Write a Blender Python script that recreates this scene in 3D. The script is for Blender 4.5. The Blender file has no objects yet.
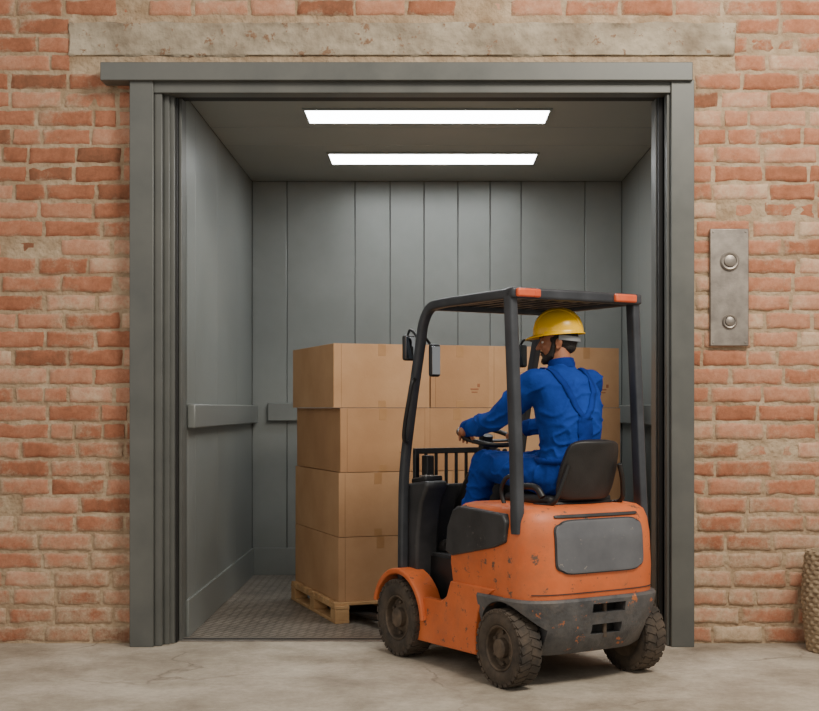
import bpy, bmesh, math, random
from mathutils import Vector, Matrix, noise
from mathutils.bvhtree import BVHTree
random.seed(7)
sc = bpy.context.scene
COL = sc.collection
V = Vector
R = math.radians

# ------------------------------------------------------------------ materials
def lin(c):
    return tuple([((x/255)/12.92 if x/255 <= .04045 else (((x/255)+.055)/1.055)**2.4) for x in c]) + (1,)

def M(name, c1, c2=None, scale=4, rough=.6, metal=0, bump=0, bscale=60, wear=None, wscale=14, wth=.62, lo=.35, hi=.65, spec=.5, rvar=.1, bdist=.01, bdistort=0, bdet=5, wear2=None):
    m = bpy.data.materials.new(name); m.use_nodes = True
    nt = m.node_tree; N = nt.nodes; L = nt.links
    b = N['Principled BSDF']
    b.inputs['Roughness'].default_value = rough
    b.inputs['Metallic'].default_value = metal
    b.inputs['Specular IOR Level'].default_value = spec
    tc = N.new('ShaderNodeTexCoord')
    n = N.new('ShaderNodeTexNoise'); n.inputs['Scale'].default_value = scale; n.inputs['Detail'].default_value = 6
    n.inputs['Roughness'].default_value = .6
    L.new(tc.outputs['Object'], n.inputs['Vector'])
    r = N.new('ShaderNodeValToRGB')
    r.color_ramp.elements[0].position = lo; r.color_ramp.elements[1].position = hi
    r.color_ramp.elements[0].color = lin(c1); r.color_ramp.elements[1].color = lin(c2 or c1)
    L.new(n.outputs['Fac'], r.inputs['Fac'])
    out = r.outputs['Color']
    for wc_, ws_, wt_, wid in ((wear2, wscale*.28, .48, .22), (wear, wscale, wth, .03)):
        if not wc_: continue
        w = N.new('ShaderNodeTexNoise'); w.inputs['Scale'].default_value = ws_; w.inputs['Detail'].default_value = 10
        w.inputs['Roughness'].default_value = .74
        L.new(tc.outputs['Object'], w.inputs['Vector'])
        wr = N.new('ShaderNodeValToRGB'); wr.color_ramp.elements[0].position = wt_; wr.color_ramp.elements[1].position = wt_+wid
        if wid > .1: wr.color_ramp.elements[1].color = (.6,.6,.6,1)
        L.new(w.outputs['Fac'], wr.inputs['Fac'])
        mx = N.new('ShaderNodeMix'); mx.data_type = 'RGBA'
        L.new(wr.outputs['Color'], mx.inputs['Factor']); L.new(out, mx.inputs['A']); mx.inputs['B'].default_value = lin(wc_)
        out = mx.outputs['Result']
    L.new(out, b.inputs['Base Color'])
    if rvar:
        mr = N.new('ShaderNodeMapRange'); mr.inputs['To Min'].default_value = max(0, rough-rvar); mr.inputs['To Max'].default_value = min(1, rough+rvar)
        L.new(n.outputs['Fac'], mr.inputs['Value']); L.new(mr.outputs['Result'], b.inputs['Roughness'])
    if bump:
        bn = N.new('ShaderNodeTexNoise'); bn.inputs['Scale'].default_value = bscale; bn.inputs['Detail'].default_value = bdet
        bn.inputs['Distortion'].default_value = bdistort
        L.new(tc.outputs['Object'], bn.inputs['Vector'])
        bp = N.new('ShaderNodeBump'); bp.inputs['Strength'].default_value = bump; bp.inputs['Distance'].default_value = bdist
        L.new(bn.outputs['Fac'], bp.inputs['Height']); L.new(bp.outputs['Normal'], b.inputs['Normal'])
    return m

m_frame = M('frame_grey_paint', (90,92,89), (102,103,99), 3, .42, .2, .05, 200, wear=(70,68,64), wscale=9, wth=.70)
m_panel = M('cab_panel_grey', (126,130,127), (136,140,137), 1.5, .36, .25, .03, 150)
m_panel2 = M('cab_rail_grey', (118,121,118), (128,131,128), 2, .4, .25)
m_ceil = M('cab_ceiling_grey', (136,143,140), (146,153,150), 1.5, .5, .1)
m_gap = M('panel_gap_grey', (60,61,60), (68,68,67), 3, .7)
m_black = M('black_rubber_seal', (22,22,22), (30,30,30), 5, .6)
m_steel = M('brushed_steel', (140,132,124), (165,156,146), 12, .4, .7, .1, 120)
m_char = M('charcoal_plastic', (38,39,41), (56,56,58), 6, .5, 0, .1, 160, wear=(105,100,94), wscale=18, wth=.64)
m_guard = M('guard_charcoal_paint', (50,53,58), (68,71,76), 5, .42, .2, .05, 120, wear=(130,118,108), wscale=22, wth=.66)
m_orange = M('worn_orange_paint', (198,96,46), (218,114,62), 3, .48, 0, .08, 60, wear=(104,80,64), wscale=15, wth=.59, wear2=(164,98,64))
m_bumper = M('scuffed_grey_cast', (66,67,70), (100,99,99), 7, .6, .2, .4, 50, wear=(186,112,68), wscale=10, wth=.60, wear2=(126,114,102))
m_greyp = M('grey_hood_panel', (92,94,99), (108,110,114), 4, .42, .2, .05, 80, wear=(150,144,138), wscale=22, wth=.62)
m_tyre = M('dusty_tyre_rubber', (40,37,34), (84,73,62), 7, .85, 0, .3, 90, wear2=(100,86,72))
m_hub = M('dusty_wheel_hub', (66,58,50), (116,100,84), 10, .7, .3, .3, 60)
m_blackp = M('black_plastic', (20,20,21), (34,34,35), 8, .45, 0, .08, 200)
m_seat = M('black_vinyl', (26,26,27), (44,43,43), 6, .5, 0, .15, 120)
m_amber = M('orange_lamp_lens', (210,88,52), (228,106,64), 8, .3)
m_mirror = M('mirror_glass', (160,165,170), None, 3, .05, 1, rvar=0)
m_card = M('cardboard', (184,142,104), (198,157,119), 2.5, .85, 0, .08, 90, spec=.2)
m_card2 = M('cardboard_dark', (174,132,96), (188,146,108), 2.5, .85, 0, .08, 90, spec=.2)
m_tape = M('packing_tape', (172,128,86), (182,139,96), 5, .4)
m_print = M('carton_print', (150,92,62), (160,104,72), 30, .8)
m_fold = M('carton_fold_line', (134,98,66), None, 5, .9)
m_wood = M('pallet_wood', (184,142,96), (210,170,122), 6, .8, 0, .3, 40)
m_blue = M('blue_workwear_cotton', (22,52,128), (32,66,150), 6, .9, 0, .25, 60, spec=.12, bdist=.01)
m_blue2 = M('blue_workwear_seam', (17,42,112), (26,56,136), 6, .9, 0, .3, 60, spec=.12)
m_skin = M('skin', (146,94,66), (166,110,80), 8, .5, 0, .08, 150)
m_hair = M('black_hair', (20,16,14), (34,27,23), 20, .7, 0, .6, 140)
m_yellow = M('yellow_hard_hat', (240,184,14), (250,200,30), 4, .28)
m_strap = M('grey_strap', (130,135,140), (150,152,155), 10, .7)
m_boot = M('black_boot_leather', (24,22,21), (40,36,33), 10, .55, 0, .2, 80)
m_eye = M('eye_white', (205,198,190), None, 5, .35, rvar=0)
m_iris = M('dark_iris', (30,18,12), None, 5, .2, rvar=0)
m_lip = M('lip', (140,80,66), None, 5, .5, rvar=0)
m_wicker = M('woven_rope', (140,120,96), (176,156,128), 14, .9, 0, .5, 90)
m_plaster = M('old_lintel_plaster', (138,124,106), (186,173,152), 4, .95, 0, 1, 18, wear=(140,112,90), wscale=9, wth=.57, spec=.2, bdist=.02, bdet=10)

def emis(name, col, s):
    m = bpy.data.materials.new(name); m.use_nodes = True
    b = m.node_tree.nodes['Principled BSDF']
    b.inputs['Base Color'].default_value = (1,1,1,1)
    b.inputs['Emission Color'].default_value = col; b.inputs['Emission Strength'].default_value = s
    return m
m_led = emis('led_diffuser', (.97,.99,1,1), 16)

MORT1, MORT2 = (160,136,110), (194,173,146)
def brick_mat():
    m = bpy.data.materials.new('old_brick'); m.use_nodes = True
    nt = m.node_tree; N = nt.nodes; L = nt.links; b = N['Principled BSDF']
    b.inputs['Roughness'].default_value = .95; b.inputs['Specular IOR Level'].default_value = .15
    tc = N.new('ShaderNodeTexCoord')
    at = N.new('ShaderNodeAttribute'); at.attribute_name = 'tone'
    r = N.new('ShaderNodeValToRGB'); e = r.color_ramp.elements
    e[0].position = 0; e[0].color = lin((138,94,72)); e[1].position = 1; e[1].color = lin((208,180,152))
    for p,c in ((.22,(162,106,80)),(.45,(180,122,95)),(.65,(191,138,111)),(.82,(200,154,128))):
        x = e.new(p); x.color = lin(c)
    nb = N.new('ShaderNodeTexNoise'); nb.inputs['Scale'].default_value = 6; nb.inputs['Detail'].default_value = 9; nb.inputs['Roughness'].default_value = .75
    L.new(tc.outputs['Object'], nb.inputs['Vector'])
    mrb = N.new('ShaderNodeMapRange'); mrb.inputs['From Min'].default_value = .3; mrb.inputs['From Max'].default_value = .7
    mrb.inputs['To Min'].default_value = -.25; mrb.inputs['To Max'].default_value = .25
    L.new(nb.outputs['Fac'], mrb.inputs['Value'])
    adb = N.new('ShaderNodeMath'); adb.operation = 'ADD'; L.new(at.outputs['Fac'], adb.inputs[0]); L.new(mrb.outputs['Result'], adb.inputs[1])
    L.new(adb.outputs['Value'], r.inputs['Fac'])
    n = N.new('ShaderNodeTexNoise'); n.inputs['Scale'].default_value = 30; n.inputs['Detail'].default_value = 8; n.inputs['Roughness'].default_value = .8
    L.new(tc.outputs['Object'], n.inputs['Vector'])
    mx = N.new('ShaderNodeMix'); mx.data_type = 'RGBA'; mx.blend_type = 'OVERLAY'; mx.inputs['Factor'].default_value = .45
    L.new(r.outputs['Color'], mx.inputs['A']); L.new(n.outputs['Fac'], mx.inputs['B'])
    rmo = N.new('ShaderNodeValToRGB'); rmo.color_ramp.elements[0].position = .35; rmo.color_ramp.elements[1].position = .65
    rmo.color_ramp.elements[0].color = lin(MORT1); rmo.color_ramp.elements[1].color = lin((206,190,164))
    L.new(n.outputs['Fac'], rmo.inputs['Fac'])
    n2 = N.new('ShaderNodeTexNoise'); n2.inputs['Scale'].default_value = 2.6; n2.inputs['Detail'].default_value = 12; n2.inputs['Roughness'].default_value = .78
    L.new(tc.outputs['Object'], n2.inputs['Vector'])
    sx = N.new('ShaderNodeSeparateXYZ'); L.new(tc.outputs['Object'], sx.inputs['Vector'])
    mr = N.new('ShaderNodeMapRange'); mr.inputs['From Min'].default_value = 0; mr.inputs['From Max'].default_value = 1.5
    mr.inputs['To Min'].default_value = .13; mr.inputs['To Max'].default_value = 0
    L.new(sx.outputs['Z'], mr.inputs['Value'])
    ae = N.new('ShaderNodeAttribute'); ae.attribute_name = 'edge'
    me_ = N.new('ShaderNodeMath'); me_.operation = 'MULTIPLY'; me_.inputs[1].default_value = .14; L.new(ae.outputs['Fac'], me_.inputs[0])
    ad = N.new('ShaderNodeMath'); ad.operation = 'ADD'; L.new(n2.outputs['Fac'], ad.inputs[0]); L.new(mr.outputs['Result'], ad.inputs[1])
    ad2 = N.new('ShaderNodeMath'); ad2.operation = 'ADD'; L.new(ad.outputs['Value'], ad2.inputs[0]); L.new(me_.outputs['Value'], ad2.inputs[1])
    r2 = N.new('ShaderNodeValToRGB'); r2.color_ramp.elements[0].position = .55; r2.color_ramp.elements[1].position = .70
    L.new(ad2.outputs['Value'], r2.inputs['Fac'])
    ml = N.new('ShaderNodeMath'); ml.operation = 'MULTIPLY'; ml.inputs[1].default_value = .75; L.new(r2.outputs['Color'], ml.inputs[0])
    m2 = N.new('ShaderNodeMix'); m2.data_type = 'RGBA'
    L.new(ml.outputs['Value'], m2.inputs['Factor']); L.new(mx.outputs['Result'], m2.inputs['A']); L.new(rmo.outputs['Color'], m2.inputs['B'])
    L.new(m2.outputs['Result'], b.inputs['Base Color'])
    bp = N.new('ShaderNodeBump'); bp.inputs['Strength'].default_value = .7; bp.inputs['Distance'].default_value = .012
    L.new(n.outputs['Fac'], bp.inputs['Height']); L.new(bp.outputs['Normal'], b.inputs['Normal'])
    return m
m_brick = brick_mat()
m_mortar = M('lime_mortar', MORT1, MORT2, 7, .95, 0, 1, 30, spec=.15, bdist=.02, bdet=9, wear2=(146,120,94))

def concrete():
    m = bpy.data.materials.new('worn_concrete'); m.use_nodes = True
    nt = m.node_tree; N = nt.nodes; L = nt.links; b = N['Principled BSDF']
    b.inputs['Specular IOR Level'].default_value = .35
    tc = N.new('ShaderNodeTexCoord')
    n = N.new('ShaderNodeTexNoise'); n.inputs['Scale'].default_value = 1.7; n.inputs['Detail'].default_value = 14; n.inputs['Roughness'].default_value = .66
    n.inputs['Distortion'].default_value = .15
    L.new(tc.outputs['Object'], n.inputs['Vector'])
    r = N.new('ShaderNodeValToRGB'); e = r.color_ramp.elements
    e[0].position = .32; e[0].color = lin((134,123,108)); e[1].position = .70; e[1].color = lin((198,188,172))
    x = e.new(.45); x.color = lin((160,149,133)); x = e.new(.56); x.color = lin((178,167,151))
    L.new(n.outputs['Fac'], r.inputs['Fac'])
    n1 = N.new('ShaderNodeTexNoise'); n1.inputs['Scale'].default_value = 2.5; n1.inputs['Detail'].default_value = 7
    L.new(tc.outputs['Object'], n1.inputs['Vector'])
    mxv = N.new('ShaderNodeMix'); mxv.data_type = 'RGBA'; mxv.inputs['Factor'].default_value = .3
    L.new(tc.outputs['Object'], mxv.inputs['A']); L.new(n1.outputs['Color'], mxv.inputs['B'])
    vo = N.new('ShaderNodeTexVoronoi'); vo.feature = 'DISTANCE_TO_EDGE'; vo.inputs['Scale'].default_value = 1.15
    L.new(mxv.outputs['Result'], vo.inputs['Vector'])
    rc = N.new('ShaderNodeValToRGB'); rc.color_ramp.elements[0].position = 0; rc.color_ramp.elements[0].color = (1,1,1,1)
    rc.color_ramp.elements[1].position = .010; rc.color_ramp.elements[1].color = (0,0,0,1)
    L.new(vo.outputs['Distance'], rc.inputs['Fac'])
    nm = N.new('ShaderNodeTexNoise'); nm.inputs['Scale'].default_value = 1.1; L.new(tc.outputs['Object'], nm.inputs['Vector'])
    rm = N.new('ShaderNodeValToRGB'); rm.color_ramp.elements[0].position = .46; rm.color_ramp.elements[1].position = .58
    L.new(nm.outputs['Fac'], rm.inputs['Fac'])
    mu = N.new('ShaderNodeMath'); mu.operation = 'MULTIPLY'; L.new(rc.outputs['Color'], mu.inputs[0]); L.new(rm.outputs['Color'], mu.inputs[1])
    mu2 = N.new('ShaderNodeMath'); mu2.operation = 'MULTIPLY'; mu2.inputs[1].default_value = .6; L.new(mu.outputs['Value'], mu2.inputs[0])
    mx = N.new('ShaderNodeMix'); mx.data_type = 'RGBA'
    L.new(mu2.outputs['Value'], mx.inputs['Factor']); L.new(r.outputs['Color'], mx.inputs['A']); mx.inputs['B'].default_value = lin((98,86,74))
    n4 = N.new('ShaderNodeTexNoise'); n4.inputs['Scale'].default_value = 24; n4.inputs['Detail'].default_value = 9; n4.inputs['Roughness'].default_value = .82
    L.new(tc.outputs['Object'], n4.inputs['Vector'])
    m3 = N.new('ShaderNodeMix'); m3.data_type = 'RGBA'; m3.blend_type = 'OVERLAY'; m3.inputs['Factor'].default_value = .5
    L.new(mx.outputs['Result'], m3.inputs['A']); L.new(n4.outputs['Fac'], m3.inputs['B'])
    L.new(m3.outputs['Result'], b.inputs['Base Color'])
    mr = N.new('ShaderNodeMapRange'); mr.inputs['To Min'].default_value = .5; mr.inputs['To Max'].default_value = .85
    L.new(n.outputs['Fac'], mr.inputs['Value']); L.new(mr.outputs['Result'], b.inputs['Roughness'])
    bp = N.new('ShaderNodeBump'); bp.inputs['Strength'].default_value = .5; bp.inputs['Distance'].default_value = .012
    L.new(n4.outputs['Fac'], bp.inputs['Height']); L.new(bp.outputs['Normal'], b.inputs['Normal'])
    return m
m_conc = concrete()

def tread():
    m = bpy.data.materials.new('tread_plate'); m.use_nodes = True
    nt = m.node_tree; N = nt.nodes; L = nt.links; b = N['Principled BSDF']
    b.inputs['Metallic'].default_value = .3; b.inputs['Roughness'].default_value = .45
    tc = N.new('ShaderNodeTexCoord')
    mp = N.new('ShaderNodeMapping'); mp.inputs['Rotation'].default_value = (0,0,R(45)); L.new(tc.outputs['Object'], mp.inputs['Vector'])
    br = N.new('ShaderNodeTexBrick'); br.inputs['Scale'].default_value = 1
    br.inputs['Brick Width'].default_value = .085; br.inputs['Row Height'].default_value = .042; br.inputs['Mortar Size'].default_value = .007
    br.inputs['Mortar Smooth'].default_value = .4
    br.inputs['Color1'].default_value = lin((160,150,138)); br.inputs['Color2'].default_value = lin((144,135,123)); br.inputs['Mortar'].default_value = lin((98,91,82))
    L.new(mp.outputs['Vector'], br.inputs['Vector'])
    n = N.new('ShaderNodeTexNoise'); n.inputs['Scale'].default_value = 3; n.inputs['Detail'].default_value = 8; L.new(tc.outputs['Object'], n.inputs['Vector'])
    mx = N.new('ShaderNodeMix'); mx.data_type = 'RGBA'; mx.blend_type = 'OVERLAY'; mx.inputs['Factor'].default_value = .6
    L.new(br.outputs['Color'], mx.inputs['A']); L.new(n.outputs['Fac'], mx.inputs['B'])
    L.new(mx.outputs['Result'], b.inputs['Base Color'])
    bp = N.new('ShaderNodeBump'); bp.invert = True; bp.inputs['Strength'].default_value = .7; bp.inputs['Distance'].default_value = .008
    L.new(br.outputs['Fac'], bp.inputs['Height']); L.new(bp.outputs['Normal'], b.inputs['Normal'])
    return m
m_tread = tread()

# ------------------------------------------------------------------ mesh helpers
def empty(name, loc=(0,0,0), rz=0):
    e = bpy.data.objects.new(name, None); e.location = loc; e.rotation_euler = (0,0,rz); e.empty_display_size = .2
    COL.objects.link(e); return e

def from_bm(name, bm, mats, parent=None, smooth=True, bevel=0, seg=2, angle=35):
    bmesh.ops.recalc_face_normals(bm, faces=bm.faces)
    me = bpy.data.meshes.new(name); bm.to_mesh(me); bm.free()
    for m in (mats if isinstance(mats, (list, tuple)) else [mats]): me.materials.append(m)
    ob = bpy.data.objects.new(name, me); COL.objects.link(ob)
    if parent: ob.parent = parent
    if smooth:
        me.shade_smooth()
        try: me.set_sharp_from_angle(angle=R(angle))
        except Exception: pass
    if bevel:
        b = ob.modifiers.new('bevel', 'BEVEL'); b.width = bevel; b.segments = seg; b.limit_method = 'ANGLE'; b.angle_limit = R(30)
    return ob

def add_box(bm, c, s, rot=None, mi=0):
    mat = Matrix.Translation(V(c))
    if rot: mat = mat @ Matrix.Rotation(rot[2],4,'Z') @ Matrix.Rotation(rot[1],4,'Y') @ Matrix.Rotation(rot[0],4,'X')
    mat = mat @ Matrix.Diagonal((s[0],s[1],s[2],1))
    r = bmesh.ops.create_cube(bm, size=1, matrix=mat)
    fs = set(f for v in r['verts'] for f in v.link_faces)
    for f in fs: f.material_index = mi

def box(name, c, s, mat, parent=None, rot=None, bevel=.004, seg=2):
    bm = bmesh.new(); add_box(bm, c, s, rot)
    return from_bm(name, bm, mat, parent, bevel=bevel, seg=seg)

def box2(name, lo, hi, mat, parent=None, bevel=.004):
    c = [(a+b)/2 for a,b in zip(lo,hi)]; s = [b-a for a,b in zip(lo,hi)]
    return box(name, c, s, mat, parent, bevel=bevel)

def prism(name, pts, a0, a1, mat, parent=None, bevel=.008, seg=2):
    bm = bmesh.new()
    A = [bm.verts.new((a0,p[0],p[1])) for p in pts]; B = [bm.verts.new((a1,p[0],p[1])) for p in pts]
    n = len(pts)
    bm.faces.new(A); bm.faces.new(B[::-1])
    for i in range(n): bm.faces.new((A[i],B[i],B[(i+1)%n],A[(i+1)%n]))
    return from_bm(name, bm, mat, parent, bevel=bevel, seg=seg)

def catmull(pts, k=6, closed=False):
    P = [V(p) for p in pts]; out = []; n = len(P)
    rng = n if closed else n-1
    for i in range(rng):
        p0 = P[(i-1)%n] if (closed or i>0) else P[0]*2-P[1]
        p1 = P[i]; p2 = P[(i+1)%n]
        p3 = P[(i+2)%n] if (closed or i+2<n) else P[-1]*2-P[-2]
        for j in range(k):
            t = j/k
            out.append(.5*((2*p1)+(-p0+p2)*t+(2*p0-5*p1+4*p2-p3)*t*t+(-p0+3*p1-3*p2+p3)*t**3))
    if not closed: out.append(P[-1])
    return out

def circ(r, n=12): return [(r*math.cos(2*math.pi*i/n), r*math.sin(2*math.pi*i/n)) for i in range(n)]
def rrect(w, d, r=.012, n=3):
    o = []
    for cx, cy, a0 in ((w/2-r,d/2-r,0),(-w/2+r,d/2-r,90),(-w/2+r,-d/2+r,180),(w/2-r,-d/2+r,270)):
        for i in range(n+1):
            a = R(a0+90*i/n); o.append((cx+r*math.cos(a), cy+r*math.sin(a)))
    return o

def add_sweep(bm, pts, sec, closed=False, up=(1,0,0), mi=0):
    P = [V(p) for p in pts]; n = len(P); rings = []
    u = V(up)
    for i in range(n):
        if closed: t = (P[(i+1)%n]-P[(i-1)%n])
        else: t = P[min(i+1,n-1)]-P[max(i-1,0)]
        t.normalize()
        x = (u - t*u.dot(t))
        if x.length < 1e-4: x = t.orthogonal()
        x.normalize(); y = t.cross(x)
        rings.append([bm.verts.new(P[i]+x*s[0]+y*s[1]) for s in sec])
    m = len(sec)
    for i in range(n if closed else n-1):
        A = rings[i]; B = rings[(i+1)%n]
        for j in range(m):
            f = bm.faces.new((A[j],A[(j+1)%m],B[(j+1)%m],B[j])); f.material_index = mi
    if not closed:
        f = bm.faces.new(rings[0][::-1]); f.material_index = mi
        f = bm.faces.new(rings[-1]); f.material_index = mi

def sweep(name, pts, sec, mat, parent=None, closed=False, up=(1,0,0)):
    bm = bmesh.new(); add_sweep(bm, pts, sec, closed, up)
    return from_bm(name, bm, mat, parent, angle=50)

def add_lathe(bm, prof, mat4=Matrix(), n=40, mi=0):
    rings = []
    for r,z in prof:
        if r < 1e-5: rings.append([bm.verts.new(mat4 @ V((0,0,z)))])
        else: rings.append([bm.verts.new(mat4 @ V((r*math.cos(2*math.pi*i/n), r*math.sin(2*math.pi*i/n), z))) for i in range(n)])
    for A,B in zip(rings, rings[1:]):
        for j in range(n):
            k = (j+1)%n
            if len(A)==1 and len(B)==1: continue
            if len(A)==1: f = bm.faces.new((A[0],B[k],B[j]))
            elif len(B)==1: f = bm.faces.new((A[j],A[k],B[0]))
            else: f = bm.faces.new((A[j],A[k],B[k],B[j]))
            f.material_index = mi

def bake(ob):
    dg = bpy.context.evaluated_depsgraph_get(); dg.update()
    me = bpy.data.meshes.new_from_object(ob.evaluated_get(dg))
    ob.modifiers.clear(); ob.data = me
    return ob

# ------------------------------------------------------------------ room: brick wall
OX0, OX1, OH = -1.70, 1.53, 3.46
def build_wall():
    bm = bmesh.new()
    lay = bm.verts.layers.float.new('tone'); led = bm.verts.layers.float.new('edge')
    WX0, WX1, WH = -4.4, 4.6, 4.7
    add_box(bm, ((WX0+OX0)/2, 8.136, WH/2), (OX0-WX0, .25, WH), mi=1)
    add_box(bm, ((WX1+OX1)/2, 8.136, WH/2), (WX1-OX1, .25, WH), mi=1)
    add_box(bm, ((OX0+OX1)/2, 8.136, (WH+OH)/2), (OX1-OX0, .25, WH-OH), mi=1)
    BW, BH, MO = .325, .1135, .012
    def brick(x0,x1,z0,z1):
        if x1-x0 < .05 or z1-z0 < .03: return
        nx = max(5,int((x1-x0)/.022))
        tone = max(.02,min(.98,random.gauss(.52,.21)+.25*noise.noise(V((x0*.8,z0*.9,4)))+.035*x0))
        dep = random.uniform(-.004,.005); seed = random.uniform(0,50)
        worn = random.random()<.08
        if worn: dep += .008
        xs = [0,.03]+[.03+.94*i/(nx-2) for i in range(1,nx-2)]+[.97,1]
        zs = [0,.09,.26,.5,.74,.91,1]
        tilt = random.uniform(-.005,.005)
        g = []
        for j,tz in enumerate(zs):
            row = []
            for i,tx in enumerate(xs):
                x = x0+(x1-x0)*tx; z = z0+(z1-z0)*tz+tilt*(tx-.5)
                edge = (i in (0,len(xs)-1)) or (j in (0,len(zs)-1))
                ring2 = (i in (1,len(xs)-2)) or (j in (1,len(zs)-2))
                q = noise.noise_vector(V((x*11,z*11,seed)))+.6*noise.noise_vector(V((x*32,z*32,seed)))
                y = 8.0+dep+noise.noise(V((x*9,z*9,seed+9)))*.006+noise.noise(V((x*26,z*26,seed+2)))*.003
                if edge: y += .018
                elif ring2: y += .003
                k = .0088
                v = bm.verts.new((x+q.x*k, y, z+q.z*k)); v[lay] = tone; v[led] = 1.3 if edge else (.6 if ring2 else 0)
                if worn: v[led] += .3
                row.append(v)
            g.append(row)
        for j in range(len(zs)-1):
            for i in range(len(xs)-1):
                bm.faces.new((g[j][i],g[j][i+1],g[j+1][i+1],g[j+1][i]))
    row = 0; z = .006
    while z < WH-.05:
        off = (row%2)*BW/2 + random.uniform(-.03,.03)
        z1 = z+BH-MO
        x = WX0-off
        while x < WX1:
            w = BW*random.uniform(.84,1.14)
            if random.random()<.14: w *= .52
            a, b = x, x+w-MO
            segs = [(a,b)]
            if z < OH:
                ns = []
                for s in segs:
                    if s[0] < OX0: ns.append((s[0], min(s[1],OX0)))
                    if s[1] > OX1: ns.append((max(s[0],OX1), s[1]))
                segs = ns
            if z1 > 3.60 and z < 3.83:
                ns = []
                for s in segs:
                    if s[0] < -2.21: ns.append((s[0], min(s[1],-2.21)))
                    if s[1] > 1.89: ns.append((max(s[0],1.89), s[1]))
                segs = ns
            for s in segs: brick(max(s[0],WX0), min(s[1],WX1), z, z1)
            x += w
        z += BH; row += 1
    return from_bm('wall_back', bm, [m_brick, m_mortar], angle=60)
build_wall()
bm = bmesh.new()
nx, nz = 260, 20; g = []
for j in range(nz+1):
    rowv = []
    for i in range(nx+1):
        x = -2.22+4.12*i/nx; z = 3.612+.215*j/nz
        e = i in (0,nx) or j in (0,nz)
        q = noise.noise_vector(V((x*6,z*6,3)))+.5*noise.noise_vector(V((x*25,z*25,3)))
        pit = max(0, noise.noise(V((x*5,z*12,8)))-.25)*.03
        rowv.append(bm.verts.new((x+q.x*.012, 8.02 if e else 7.992+q.y*.006+pit, z+(q.z*.018 if e else 0))))
    g.append(rowv)
for j in range(nz):
    for i in range(nx): bm.faces.new((g[j][i],g[j][i+1],g[j+1][i+1],g[j+1][i]))
from_bm('trim_lintel', bm, m_plaster, angle=60)

box2('floor', (-7,-4,-.1), (7,8.10,0), m_conc, bevel=0)

# ------------------------------------------------------------------ door frame
fr = empty('elevator_door_frame', (0,7.9,0))
def fb(name, lo, hi, mat=m_frame, bevel=.004):
    return box2(name, (lo[0],lo[1]-7.9,lo[2]), (hi[0],hi[1]-7.9,hi[2]), mat, fr, bevel)
fb('jamb_left_outer', (-1.81,7.88,0), (-1.665,8.0,3.44))
fb('jamb_left_inner', (-1.665,7.915,0), (-1.62,8.1,3.42))
fb('jamb_left_return', (-1.62,7.97,0), (-1.585,8.14,3.42))
fb('seal_left', (-1.585,8.03,0), (-1.55,8.16,3.385), m_black)
fb('door_guide_left', (-1.55,8.08,0), (-1.53,8.24,3.385), m_frame)
fb('jamb_right_outer', (1.475,7.88,0), (1.615,8.0,3.44))
fb('jamb_right_inner', (1.455,7.92,0), (1.475,8.1,3.42))
fb('seal_right', (1.425,8.03,0), (1.455,8.16,3.385), m_black)
fb('door_guide_right', (1.415,8.08,0), (1.425,8.24,3.385), m_frame)
fb('jamb_right_fill', (1.455,8.0,0), (1.60,8.24,3.44), m_frame)
fb('jamb_left_fill', (-1.72,8.0,0), (-1.56,8.24,3.44), m_frame)
fb('header_lip', (-1.98,7.85,3.43), (1.60,7.99,3.54))
fb('header_face', (-1.80,7.90,3.365), (1.60,8.02,3.435))
fb('header_seal', (-1.585,8.03,3.375), (1.455,8.16,3.40), m_black)
fb('header_fill', (-1.70,8.0,3.40), (1.53,8.24,3.47), m_frame)
fb('door_sill', (-1.60,8.06,-.02), (1.45,8.20,.006), m_steel, .002)
fb('sill_groove', (-1.56,8.115,.004), (1.43,8.135,.009), m_black, 0)

# ------------------------------------------------------------------ elevator cab
cab = empty('freight_elevator_cab', (0,9.7,0))
def cb(name, lo, hi, mat=m_panel, bevel=.003):
    return box2(name, (lo[0],lo[1]-9.7,lo[2]), (hi[0],hi[1]-9.7,hi[2]), mat, cab, bevel)
XL, XR, YB, YF, HC = -1.53, 1.686, 11.3, 8.22, 3.42
cb('cab_floor', (XL-.05,8.20,-.08), (XR+.05,YB+.05,0), m_tread, 0)
cb('shell_back', (XL-.1,YB+.006,0), (XR+.1,YB+.06,HC+.1), m_gap, 0)
cb('shell_left', (XL-.08,YF,0), (XL-.006,YB+.05,HC+.1), m_gap, 0)
cb('shell_right', (XR+.006,YF,0), (XR+.08,YB+.05,HC+.1), m_gap, 0)
seams = [XL,-1.226,-.635,-.33,-.035,.26,.54,.81,1.365,XR]
for i,(a,b) in enumerate(zip(seams,seams[1:])):
    cb('back_panel_%d'%(i+1), (a+.0025,YB,.0), (b-.0025,YB+.03,HC), bevel=.004)
ys = [YF,8.55,9.45,10.4,YB]
for i,(a,b) in enumerate(zip(ys,ys[1:])):
    cb('left_panel_%d'%(i+1), (XL-.03,a+.001,0), (XL,b-.001,HC), bevel=.002)
    cb('right_panel_%d'%(i+1), (XR,a+.001,0), (XR+.03,b-.001,HC), bevel=.002)
cb('kick_back', (XL,YB-.018,0), (XR,YB,.235))
cb('kick_left', (XL,YF,0), (XL+.018,YB,.235))
cb('kick_right', (XR-.018,YF,0), (XR,YB,.235))
cb('bumper_rail_left', (XL,YF+.03,1.32), (XL+.055,YB-.02,1.475), m_panel2, .01)
cb('bumper_rail_right', (XR-.055,YF+.03,1.32), (XR,YB-.02,1.475), m_panel2, .01)
cb('bumper_rail_back', (-1.39,YB-.055,1.335), (1.5,YB,1.495), m_panel2, .01)
def ceil_strip(n, y0, y1):
    cb('ceiling_panel_%d'%n, (XL,y0+.003,HC), (XR,y1-.003,HC+.03), m_ceil, .005)
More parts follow.
